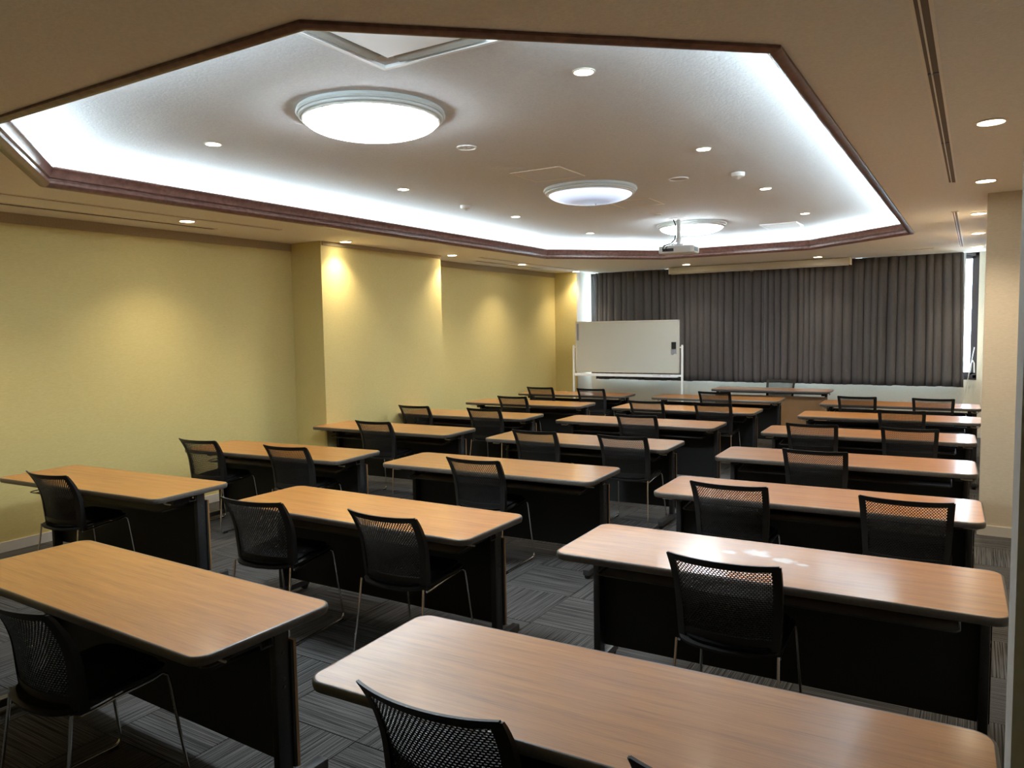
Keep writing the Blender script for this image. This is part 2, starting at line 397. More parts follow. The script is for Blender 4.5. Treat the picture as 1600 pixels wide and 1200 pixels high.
# ------------------------------------------------------------------ window, curtains
win = struct(empty('window_1', (0, 0, 0)), 'bronze-framed window behind the drawn curtains')
wx0, wx1, wz0, wz1 = -6.27, .02, .885, 2.745
fr = MB().box(wx0, wx1, 13.2, 13.27, wz0, wz0+.055).box(wx0, wx1, 13.2, 13.27, wz1-.05, wz1).box(wx0, wx0+.05, 13.2, 13.27, wz0, wz1).box(wx1-.05, wx1, 13.2, 13.27, wz0, wz1)
fr.build('window_frame', 'winframe', win, smooth=False)
n = 4; sw = (wx1-wx0-.1)/n
for i in range(n):
    a = wx0+.05+sw*i; s_ = .038
    MB().box(a, a+sw, 13.205, 13.25, wz0+.055, wz0+.055+s_).box(a, a+sw, 13.205, 13.25, wz1-.05-s_, wz1-.05).box(a, a+s_, 13.205, 13.25, wz0+.055, wz1-.05).box(a+sw-s_, a+sw, 13.205, 13.25, wz0+.055, wz1-.05).build('sash', 'winframe', win, smooth=False)
    MB().box(a+s_, a+sw-s_, 13.225, 13.231, wz0+.09, wz1-.085).build('pane', 'glass', win, smooth=False)
struct(MB().box(-6.27, .02, 13.19, 13.2, wz0-.02, wz0+.002).build('trim_9', 'winframe', smooth=False), 'dark window sill')

CUR = [(-6.10, -4.71, 'leftmost dark grey-brown pleated curtain, partly behind the whiteboard'), (-4.71, -3.014, 'dark grey-brown pleated curtain just right of the whiteboard'),
       (-3.01, -1.59, 'dark grey-brown pleated curtain above the right half of the front desk'), (-1.59, -.14, 'rightmost dark grey-brown curtain beside the bare strip of window')]
for ci, (x0, x1, lab) in enumerate(CUR):
    rr = random.Random(11+ci)
    nf = int((x1-x0)/.118); ph = [0]; 
    K = nf*10; Lw = x1-x0
    am = [1]+[rr.uniform(.6, 1.25) for _ in range(nf-1)]+[1, 1]; wd_ = [rr.uniform(.6, 1.5) for _ in range(nf)]
    tot = sum(wd_); cum = [0]
    for w_ in wd_: cum.append(cum[-1]+w_/tot)
    def prof(s):
        for k in range(nf):
            if s <= cum[k+1] or k == nf-1:
                f = (s-cum[k])/(cum[k+1]-cum[k]); return k, f
    mb = MB(); rows = []
    sl = [rr.uniform(-.02, .02) for _ in range(nf+1)]
    NZ = 16
    hem = [rr.uniform(-.006, .006) for _ in range(nf+1)]
    for j in range(NZ+1):
        v = j/NZ; row = []
        for i in range(K+1):
            k, f = prof(i/K); a = am[k]*(1-f)+am[k+1]*f
            y = -.032*a*math.cos(2*PI*f)*(1-.18*v)+.006*math.sin(2*PI*2*f)
            x = x0+Lw*i/K + .020*math.sin(2*PI*f)*(.7+.3*a)*(0 if i in (0, K) else 1) + sl[k]*(1-v)*math.sin(PI*f)
            if ci == 3: x += -.02*v*(i/K)**4*2
            z = .765+hem[k]*(1-v)+(2.742-.765)*v
            if i == 0 and ci in (1, 3): row.append(mb.b.verts.new((x-.012, 13.052+y-.016, z)))
            row.append(mb.b.verts.new((x, 13.052+y, z)))
        rows.append(row)
    for j in range(NZ):
        for i in range(len(rows[0])-1): mb.b.faces.new((rows[j][i], rows[j][i+1], rows[j+1][i+1], rows[j+1][i]))
    o = mb.build('curtain', 'curtain', ang=180)
    sm = o.modifiers.new('thickness', 'SOLIDIFY'); sm.thickness = .004
    lb = MB().grid_solid(lambda u, v: (x0+.01+(Lw-.02)*u, 13.112+.006*math.sin(60*u), .785+1.95*v), lambda u, v: (x0+.01+(Lw-.02)*u, 13.116+.006*math.sin(60*u), .785+1.95*v), 60, 1)
    lb.build('bounce_lining', 'bounce_lining', o)  # unseen white sheet added to bounce daylight onto the wall below the hem
    tag(o, lab, 'curtain', 'curtains drawn across the front window')
    hb = MB().grid_solid(lambda u, v: (x0+.05+(Lw-.1)*u, 13.04, 2.735+.012*v), lambda u, v: (x0+.05+(Lw-.1)*u, 13.07, 2.735+.012*v), 2, 1)
    hb.build('heading_tape', 'curtain', o, smooth=False)

# opener cord / rod at the right of the window
o = empty('window_opening_rod', (-.06, 13.0, 0)); tag(o, 'thin silver rod with a pale clip leaning against the right window frame', 'window rod')
MB().tube([(.045, .12, 1.35), (-.01, .06, 1.0), (-.095, -.02, .45), (-.15, -.06, .02)], .006, 6).build('rod', 'alu', o)
MB().tube([(-.005, .05, .98), (.01, .03, 1.12), (.03, .03, 1.16), (.045, .03, 1.12), (.05, .03, .98)], .011, 6).build('clip', 'white', o)

# ------------------------------------------------------------------ ceiling fixtures
def spot(x, y, z, parent, e=1.0, rad=.03):
    l = bpy.data.lights.new('downlight_lamp', 'SPOT'); l.energy = K_SPOT*e; l.color = WARM; l.spot_size = math.radians(112); l.spot_blend = 1.0; l.shadow_soft_size = rad
    o = bpy.data.objects.new('downlight_lamp', l); COL.objects.link(o); o.location = (0, 0, -.012); o.parent = parent
proto = {}
def downlight(x, y, z, r, label, group, e=1.0):
    key = r
    if key not in proto:
        t = empty('downlight', (x, y, z))
        MB().lathe([(r*1.0, .0), (r*1.12, -.003), (r*1.12, -.006), (r*.93, -.008), (r*.9, -.002), (r*.9, .0)], 28).build('trim_ring', 'cream', t)
        MB().lathe([(r*.9, -.0035), (r*.6, -.007), (.001, -.009)], 24).build('lamp_face', 'lamp_lit', t)
        proto[key] = tree(t)
    else:
        t = dup(proto[key]); t.location = (x, y, z)
    spot(x, y, z, t, e)
    tag(t, label, 'downlight', group)
GL, GR, GUL, GUR, GF = ('downlights along the left wall', 'downlights along the right side', 'small downlights in the recess, left row', 'small downlights in the recess, right row', 'downlights before the curtain')
for x, y, lab in ((-6.03, 4.355, 'round downlight over the yellow wall, nearest on that side, between the two slots'),
                  (-6.075, 6.40, 'round downlight that throws a bright spot on the projecting yellow pier'),
                  (-6.10, 8.47, 'round downlight at the far corner of the yellow pier'),
                  (-6.15, 10.42, 'round downlight beside the far ceiling slot on the left'),
                  (-6.20, 12.42, 'round downlight at the far left corner beside the window'),
                  (-6.03, 2.30, 'round downlight over the yellow wall outside the left edge of view'),
                  (-6.03, .25, 'round downlight over the yellow wall near the back of the room')):
    downlight(x, y, HC, .066, lab, GL, 1.5)
for x, y, lab in ((.04, 4.63, 'largest round downlight at the upper right, nearest of the right row'), (.035, 6.53, 'second round downlight of the right row, before the beige pier'),
                  (-.005, 8.47, 'round downlight half hidden by the beige pier, nearest of the three there'), (-.005, 10.37, 'middle one of the three downlights cut off by the beige pier'),
                  (-.005, 12.24, 'farthest downlight of the right row, above the window frame')):
    downlight(x, y, HC, .0661, lab, GR, 2.1)
for x, y, lab in ((-4.12, 12.33, 'downlight before the curtain, left of the screen case'), (-2.08, 12.37, 'downlight before the curtain, above the middle of the screen case')):
    downlight(x, y, HC, .0662, lab, GF, .8)
for i, (x, y) in enumerate(((-4.265, 3.30), (-4.307, 5.275), (-4.373, 7.29), (-4.368, 9.177))):
    downlight(x, y, HU, .05, 'small downlight in the recess, left row, ' + ('nearest, left of the large lit dome', 'second from the viewer', 'third from the viewer', 'farthest, by the far moulding')[i], GUL, .55)
for i, (x, y) in enumerate(((-1.646, 3.403), (-1.659, 5.335), (-1.668, 7.206), (-1.67, 9.098))):
    downlight(x, y, HU, .0501, 'small downlight in the recess, right row, ' + ('nearest, with a soft glow round it', 'second from the viewer', 'third, beyond the smoke detector', 'farthest, near the small air vent')[i], GUR, .55)

def dome(x, y, m, lab):
    t = empty('dome_ceiling_light', (x, y, HU))
    MB().lathe([(.413, 0), (.418, -.016), (.412, -.026), (.404, -.028), (.402, -.040), (.392, -.045), (.388, -.038), (.37, -.038), (.37, 0)], 64).build('rim', 'ring', t)
    MB().lathe([(.386, -.040), (.389, -.050), (.380, -.055), (.370, -.054), (.366, -.045)], 64).build('inner_ring', 'white', t)
    pr = [(.371, -.050)]+[(.371*math.cos(a), -.050-.080*math.sin(a)) for a in [PI/2*k/12 for k in range(1, 12)]]+[(.004, -.13)]
    MB().lathe(pr, 64).build('diffuser', m, t)
    MB().lathe([(.004, -.129), (.004, -.136), (.001, -.138)], 8, (.03, .05, 0)).build('catch', 'foot', t)
    return tag(t, lab, 'ceiling light', 'round dome lights in the recess')
dome(-2.96, 3.36, 'dome_full', 'round dome ceiling light with moulded rim, nearest and brightest')
dome(-2.98, 6.27, 'dome_dim', 'round dome ceiling light with bluish dim centre, middle of the three')
dome(-3.0, 9.17, 'dome_full', 'round dome ceiling light behind the projector, farthest of the three')

def detector(x, y, lab):
    t = empty('heat_detector', (x, y, HU))
    MB().lathe([(.055, 0), (.055, -.022), (.048, -.032), (.03, -.036), (.012, -.05), (.002, -.052)], 28).build('housing', 'white', t)
    MB().lathe([(.0555, -.004), (.0575, -.007), (.0555, -.010)], 28).build('base_ring', 'white', t)
    tag(t, lab, 'detector', 'detectors on the recess ceiling')
detector(-4.386, 6.346, 'small white conical detector on the recess ceiling, near the left row of lamps')
detector(-1.688, 6.345, 'small white conical detector on the recess ceiling, beside the right row of lamps')
def ringplate(x, y, r, lab, cat, dots):
    t = empty('ceiling_speaker', (x, y, HU))
    MB().lathe([(r, 0), (r, -.006), (r*.9, -.009), (r*.84, -.004), (r*.84, 0)], 36).build('outer_ring', 'white', t)
    MB().lathe([(r*.84, -.001), (.002, -.003)], 36).build('grille', 'ceil_up', t)
    if dots:
        for dx in (-.018, .018): MB().lathe([(.012, -.003), (.012, -.007), (.002, -.008)], 10, (dx, 0, 0)).build('screw', 'white', t)
    tag(t, lab, cat)
ringplate(-2.985, 4.342, .068, 'flat round ceiling plate with two screws, right of the large dome', 'ceiling plate', True)
ringplate(-2.168, 6.286, .085, 'flat round speaker ring on the recess ceiling, left of the right-hand detector', 'speaker', False)
ringplate(-3.05, 8.10, .06, 'small round plate on the recess ceiling above the projector mount', 'ceiling plate', False)

def hatch(cx, cy, w, lab):
    t = empty('access_hatch', (cx, cy, HU))
    h = w/2; f = .012
    MB().box(-h, h, -h, -h+f, -.004, 0).box(-h, h, h-f, h, -.004, 0).box(-h, -h+f, -h, h, -.004, 0).box(h-f, h, -h, h, -.004, 0).build('frame', 'cream', t, smooth=False)
    MB().box(-h+f+.004, h-f-.004, -h+f+.004, h-f-.004, -.0025, 0).build('panel', 'ceil_up', t, smooth=False)
    tag(t, lab, 'access hatch', 'square access hatches in the recess ceiling')
hatch(-2.98, 5.48, .45, 'square access hatch in the recess ceiling, before the dim dome')
hatch(-2.95, 7.27, .45, 'square access hatch in the recess ceiling, behind the dim dome')

# air conditioner cassette
t = empty('air_conditioner_cassette', (-2.0, 2.42, HU)); h = .36
def frame_box(mb, h1, h0, z0, z1):
    return mb.box(-h1, h1, -h1, -h0, z0, z1).box(-h1, h1, h0, h1, z0, z1).box(-h1, -h0, -h0, h0, z0, z1).box(h0, h1, -h0, h0, z0, z1)
frame_box(MB(), .36, .34, -.035, 0).build('outer_frame', 'white', t, smooth=False)
frame_box(MB(), .34, .275, -.020, 0).build('face_plate', 'ceil_up', t, smooth=False)
MB().box(-.255, .255, -.255, .255, -.03, -.004, .006).build('intake_panel', 'white', t, smooth=False)
for k in range(4):
    v = MB().box(-.23, .23, -.024, .024, -.003, .003).build('louvre', 'vent_grey', t, smooth=False)
    a = k*PI/2; v.location = (.292*math.sin(a), -.292*math.cos(a), -.026); v.rotation_euler = (math.radians(14), 0, a)
tag(t, 'white square cassette air conditioner at the near edge of the recess', 'air conditioner')
t = empty('air_vent', (-2.11, 9.98, HU))
frame_box(MB(), .22, .19, -.015, 0).build('frame', 'white', t, smooth=False)
for k in range(6): MB().box(-.19, .19, -.17+.068*k-.02, -.17+.068*k+.02, -.012, -.006).build('slat', 'white', t, smooth=False)
MB().box(-.19, .19, -.19, .19, -.002, 0).build('backing', 'dark', t, smooth=False)
tag(t, 'small square white air vent near the far right of the recess', 'air vent')

def slot(x0, x1, y0, y1, lab, white=True, clips=()):
    cx, cy = (x0+x1)/2, (y0+y1)/2; t = empty('slot_diffuser', (cx, cy, HC)); a, b_ = (x1-x0)/2, (y1-y0)/2; f = .012 if white else .006
    MB().box(-a, -a+f, -b_, b_, -.006, 0).box(a-f, a, -b_, b_, -.006, 0).box(-a, a, -b_, -b_+f, -.006, 0).box(-a, a, b_-f, b_, -.006, 0).build('frame', 'cream', t, smooth=False)
    if white:
        m1 = -a+f+(2*a-2*f)*.3
        MB().box(m1, m1+.006, -b_+f, b_-f, -.005, 0).build('blade', 'cream', t, smooth=False)
    MB().box(-a+f, a-f, -b_+f, b_-f, -.0015, 0).build('slot_gap', 'slot' if white else 'dark', t, smooth=False)
    for c in clips: MB().box(-a+f, a-f, c-cy-.01, c-cy+.01, -.005, 0).build('joint_clip', 'foot', t, smooth=False)
    tag(t, lab, 'slot diffuser', 'linear slots in the lower ceiling')
slot(-.205, -.140, 1.3, 6.47, 'long cream slot diffuser along the upper right of the ceiling', True, (3.6, 5.02))
slot(-.225, -.165, 8.18, 12.07, 'cream slot diffuser far right, above the right end of the curtains', True)
slot(-5.885, -5.835, 1.0, 5.27, 'long slot diffuser on the left beside the moulding, nearer pair', False)
slot(-6.335, -6.255, 1.0, 4.85, 'slot diffuser on the left next to the yellow wall, nearer pair', False)
slot(-6.03, -5.98, 9.0, 12.2, 'slot diffuser on the far left beside the moulding, farther pair', False)
slot(-6.385, -6.315, 9.4, 11.5, 'slot diffuser on the far left next to the wall, farther pair', False)
slot(-1.03, -.52, 12.04, 12.12, 'short slot diffuser across the ceiling just before the curtains', False)

# ------------------------------------------------------------------ projector
t = empty('ceiling_projector', (-2.97, 8.62, HU), math.radians(4)); tag(t, 'white projector hanging from the recess ceiling on a short pole', 'projector')
p = MB().lathe([(.11, 0), (.11, -.006), (.1, -.009), (.03, -.012)], 24).build('ceiling_plate', 'white', t)
MB().cyl((0, 0, -.30), .024, .30, 16).build('pole', 'proj', t)
MB().lathe([(.034, -.22), (.034, -.27)], 16).build('collar', 'proj', t)
MB().box(-.07, .07, -.06, .06, -.315, -.295, .004).tube([(-.07, 0, -.30), (-.09, 0, -.325)], .008).tube([(.07, 0, -.30), (.09, 0, -.325)], .008).build('bracket', 'proj', t)
pb = MB().prism([(-.20, -.13), (-.16, -.155), (.17, -.155), (.205, -.12), (.205, .12), (.17, .145), (-.17, .145), (-.20, .12)], -.405, -.32, .012, 2).build('projector_body', 'proj', t)
MB().box(-.15, -.02, -.159, -.153, -.385, -.35).build('socket_panel', 'foot', pb, smooth=False)
MB().lathe([(.04, 0), (.04, .02), (.03, .024), (.028, .01)], 24, (.10, .145, -.365), 'y').build('lens', 'lens', pb)
for k in range(6): MB().box(.202, .208, -.10+k*.03, -.085+k*.03, -.385, -.34).build('vent_slat', 'foot', pb, smooth=False)
MB().tube([(-.06, -.02, -.005), (-.05, -.02, -.03), (-.03, -.03, -.07), (-.028, -.03, -.16), (-.035, -.04, -.24), (-.07, -.09, -.29), (-.13, -.17, -.32), (-.14, -.18, -.36), (-.12, -.16, -.375)], .007, 6).build('cable', 'rubber', t)
MB().tube([(-.02, -.03, -.26), (-.05, -.10, -.30), (-.10, -.17, -.335), (-.105, -.175, -.36), (-.09, -.158, -.375)], .005, 6).build('cable', 'rubber', t)

# screen case
t = empty('projection_screen_case', (-3.12, 12.8, HC)); tag(t, 'long cream roll-up screen case hung below the ceiling before the curtains', 'projection screen')
pr = [(-.055, -.012), (.055, -.012), (.06, -.03), (.06, -.095), (.04, -.112), (-.035, -.115), (-.058, -.10), (-.06, -.03)]
mb = MB(); A = [mb.b.verts.new((-1.44, y, z)) for y, z in pr]; B = [mb.b.verts.new((1.44, y, z)) for y, z in pr]
for k in range(8): mb.b.faces.new((A[k], A[(k+1) % 8], B[(k+1) % 8], B[k]))
mb.b.faces.new(A); mb.b.faces.new(B); mb.build('case', 'screen_case', t, ang=30)
for sx in (-1, 1): MB().box(min(sx*1.44, sx*1.455), max(sx*1.44, sx*1.455), -.063, .063, -.118, -.008, .004).build('end_cap', 'cream', t, smooth=False)
for sx in (-1, 1): MB().box(sx*1.2-.02, sx*1.2+.02, -.03, .03, -.014, 0).build('ceiling_bracket', 'cream', t, smooth=False)
MB().box(-1.42, 1.42, -.02, .005, -.124, -.112, .003).build('bottom_bar', 'alu', t, smooth=False)
MB().tube([(.02*math.cos(a)*1.2-.05, -.008, -.132+.010*math.sin(a)) for a in [2*PI*k/12 for k in range(12)]], .003, 6, closed=True).build('pull_ring', 'white', t)

# ------------------------------------------------------------------ whiteboard
t = empty('whiteboard_stand', (-4.905, 11.62, 0)); tag(t, 'white rolling whiteboard on a stand at the left before the curtains', 'whiteboard')
w2, z0, z1 = .915, .985, 1.838
MB().box(-w2+.02, w2-.02, -.008, .008, z0+.02, z1-.02).build('board', 'board', t, smooth=False)
MB().box(-w2, w2, -.012, .012, z1-.022, z1, .003).box(-w2, w2, -.012, .012, z0, z0+.022, .003).box(-w2, -w2+.022, -.012, .012, z0, z1, .003).box(w2-.022, w2, -.012, .012, z0, z1, .003).build('board_frame', 'alu', t, smooth=False)
for sx in (-1, 1):
    p = MB().box(sx*.955-.016, sx*.955+.016, -.014, .014, .07, 1.43, .003).build('upright', 'white', t, smooth=False)
    MB().cyl((sx*.955, 0, 1.40), .014, .04, 12).cyl((min(sx*.955, sx*.91), 0, 1.40), .010, .045, 10, 'x').build('pivot_knob', 'white', t)
    MB().box(sx*.955-.02, sx*.955+.02, -.28, .28, .05, .08, .004).build('foot_bar', 'white', t, smooth=False)
    for sy in (-1, 1): MB().cyl((sx*.955-.012, sy*.26, .028), .028, .024, 16, 'x').build('caster', 'rubber', t)
MB().box(-.955, .955, -.012, .012, .935, .965).build('cross_rail', 'white', t, smooth=False)
MB().box(-.90, .90, -.075, -.012, .925, .932).box(-.90, .90, -.079, -.073, .925, .948).build('pen_tray', 'white', t, smooth=False)
MB().box(-.955, .955, -.012, .012, .14, .17).build('cross_rail', 'white', t, smooth=False)
o = MB().box(-.035, .035, -.0, .028, -.055, .055, .004).build('board_eraser', 'eraser', smooth=False, loc=(-4.08, 11.582, 1.43)); tag(o, 'black eraser stuck to the right side of the whiteboard', 'eraser')
o = MB().grid_solid(lambda u, v: (-.045+.09*u, -.002+.003*math.sin(9*u), -.085*(1-v)-.012*math.sin(PI*2*u)*(1-v)), lambda u, v: (-.045+.09*u, .004, -.085*(1-v)-.012*math.sin(PI*2*u)*(1-v)), 8, 2).build('eraser_shade', 'greyfelt', loc=(-4.083, 11.603, 1.375)); tag(o, 'small grey cloth standing for the shade under the black eraser on the whiteboard', 'patch')  # grey sheet put in for the eraser's shadow and reflection on the board
o = MB().box(-.018, .018, 0, .005, -.14, .14).build('magnet_strip', 'greyfelt', smooth=False, loc=(-5.775, 11.607, 1.66)); tag(o, 'grey strip at the upper left edge of the whiteboard', 'magnet')
for k, (x, cm, lab) in enumerate(((-4.36, 'rubber', 'black marker lying in the whiteboard tray, left one'), (-4.19, 'eraser', 'black marker lying in the whiteboard tray, right one'))):
    o = MB().lathe([(.004, -.065), (.008, -.06), (.008, .03), (.0095, .032), (.0095, .06), (.006, .065)], 12, (0, 0, 0), 'x').build('marker_pen', cm, loc=(x, 11.57, .942)); tag(o, lab, 'marker', 'markers in the whiteboard tray')

# ------------------------------------------------------------------ tables
def rrect(hx, hy, r, n=6):
    P = []
    for cx, cy, a0 in ((hx-r, -hy+r, -PI/2), (hx-r, hy-r, 0), (-hx+r, hy-r, PI/2), (-hx+r, -hy+r, PI)):
        for k in range(n+1):
            a = a0+PI/2*k/n; P.append((cx+r*math.cos(a), cy+r*math.sin(a)))
    return P
def make_table():
    t = empty('training_table')
    MB().prism(rrect(.892, .292, .052), .674, .7005).build('tabletop', 'wood', t, ang=30)
    # soft edge band: a ring with a rounded outer profile and a lip line
    mb = MB(); prof = [(.892, .7005), (.897, .7003), (.9, .698), (.902, .693), (.9015, .678), (.899, .672), (.899, .6695), (.896, .667), (.885, .666), (.885, .674), (.8919, .674)]
    rings = [[mb.b.verts.new((x, y, z)) for x, y in rrect(px, px-.6, .052+(px-.892))] for px, z in prof]
    N = len(rings[0])
    for a, b_ in zip(rings, rings[1:]+[rings[0]]):
        for i in range(N): mb.b.faces.new((a[i], a[(i+1) % N], b_[(i+1) % N], b_[i]))
    mb.build('edge_band', 'edge', t, ang=50)
    MB().box(-.80, .80, .03, .07, .635, .674).box(-.76, .76, -.10, -.07, .655, .674).build('top_rail', 'frame', t, smooth=False)
    for s in (-1, 1):
        p = MB().box(s*.835-.018, s*.835+.018, .05, .1155, .05, .672, .006, 2).build('leg_post', 'frame', t, ang=30)
        for zz in (.57, .47, .44): MB().lathe([(.007, 0), (.006, s*.003), (.002, s*.004)], 10, (s*.853, .085, zz), 'x').build('bolt', 'foot', p)
        f = MB().prism([(s*.835-.022, -.24), (s*.835+.022, -.24), (s*.835+.022, .28), (s*.835-.022, .28)], .028, .068, .004).build('foot', 'foot', t, ang=30)
        for yy in (-.215, .255):
            MB().cyl((s*.835-.012, yy, .023), .023, .024, 16, 'x').build('caster', 'rubber', f)
        MB().box(min(s*.76, s*.81), max(s*.76, s*.81), -.10, .05, .61, .672, .003).build('hinge_bracket', 'frame', t, smooth=False)
        MB().tube([(s*.80, -.15, .645), (s*.80, -.165, .64), (s*.82, -.17, .638), (s*.87, -.17, .638)], .005, 6).build('latch_lever', 'alu', t)
        q = MB().tube([(s*.875, .02, .655), (s*.878, .02, .63), (s*.878, -.03, .63), (s*.875, -.03, .655)], .004, 6).build('bag_hook', 'foot', t)
    MB().box(-.860, .860, .116, .127, .117, .603).build('modesty_panel', 'panel_back', t, smooth=False)
    MB().box(-.862, .862, .127, .139, .115, .605).build('front_board', 'wood_front', t, smooth=False)
    MB().box(-.74, .74, -.13, .085, .562, .567).box(-.74, .74, .08, .085, .562, .60).build('book_shelf', 'frame', t, smooth=False)
    MB().tube([(-.745, .06, .59), (-.745, -.14, .578), (-.735, -.155, .577), (-.72, -.16, .577), (.72, -.16, .577), (.735, -.155, .577), (.745, -.14, .578), (.745, .06, .59)], .004, 6).build('shelf_rail', 'foot', t)
    return t
TB = {'C1': (-.822, 1.891, .030), 'C2': (-.774, 3.385, .022), 'C3': (-.838, 4.822, .029), 'C4': (-.87, 6.259, .032), 'C5': (-.875, 7.80, .032), 'C6': (-.823, 9.30, .024), 'C7': (-.826, 10.76, .025),
      'B1': (-3.008, 1.809, -.028), 'B2': (-3.038, 3.321, .002), 'B3': (-3.111, 4.854, .040), 'B4': (-3.12, 6.343, .033), 'B5': (-3.157, 7.836, .02), 'B6': (-3.122, 9.314, .018), 'B7': (-3.166, 10.845, .018),
      'A0': (-5.34, 1.655, .01), 'A1': (-5.333, 3.115, .054), 'A2': (-5.286, 4.65, .075), 'A3': (-5.37, 6.28, .035), 'A4': (-5.348, 7.721, .045), 'A5': (-5.356, 9.217, .037), 'A6': (-5.393, 10.75, .035)}
TL = {'C1': 'wood-grain training table filling the bottom right corner of the view', 'C2': 'wood-grain training table with pale smears on its top, behind the nearest right table',
      'C3': 'wood-grain training table in the right row with two chairs, third from the viewer', 'C4': 'wood-grain training table in the right row with one chair, fourth from the viewer',
      'C5': 'wood-grain training table in the right row with two chairs, fifth from the viewer', 'C6': 'wood-grain training table in the right row with one chair, second from the front desk',
      'C7': 'wood-grain training table in the right row closest to the curtained window',
      'B1': 'wood-grain training table at the lower left, nearest of the middle row', 'B2': 'wood-grain training table in the middle row with two chairs, second from the viewer',
      'B3': 'wood-grain training table in the middle row with one chair, third from the viewer', 'B4': 'wood-grain training table in the middle row with two chairs, fourth from the viewer',
      'B5': 'wood-grain training table in the middle row with one chair, fifth from the viewer', 'B6': 'wood-grain training table in the middle row with two chairs, sixth from the viewer',
      'B7': 'wood-grain training table in the middle row just before the front desk',
      'A0': 'training table of which only a corner shows at the left edge', 'A1': 'wood-grain training table at the left edge by the yellow wall, nearest whole one there',
      'A2': 'wood-grain training table by the yellow wall with two chairs, before the projecting pier', 'A3': 'wood-grain training table with one chair, standing beside the projecting yellow pier',
      'A4': 'wood-grain training table with two chairs at the far corner of the yellow pier', 'A5': 'wood-grain training table with one chair by the recessed far left wall',
      'A6': 'wood-grain training table farthest in the left row, before the whiteboard'}
tb = make_table(); TT = tree(tb)
first = True
for k, (x, y, a) in TB.items():
    o = tb if first else dup(TT); first = False
    o.location = (x, y, 0); o.rotation_euler = (0, 0, a)
    tag(o, TL[k], 'table', 'training tables set out in rows')
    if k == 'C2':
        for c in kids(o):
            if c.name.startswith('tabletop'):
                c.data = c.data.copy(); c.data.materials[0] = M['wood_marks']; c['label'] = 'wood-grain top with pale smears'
o = dup(TT); o.location = (-2.79, 12.55, 0); o.rotation_euler = (0, 0, PI+.025)
tag(o, "lecturer's table facing the rows, its brown front board showing", 'table')

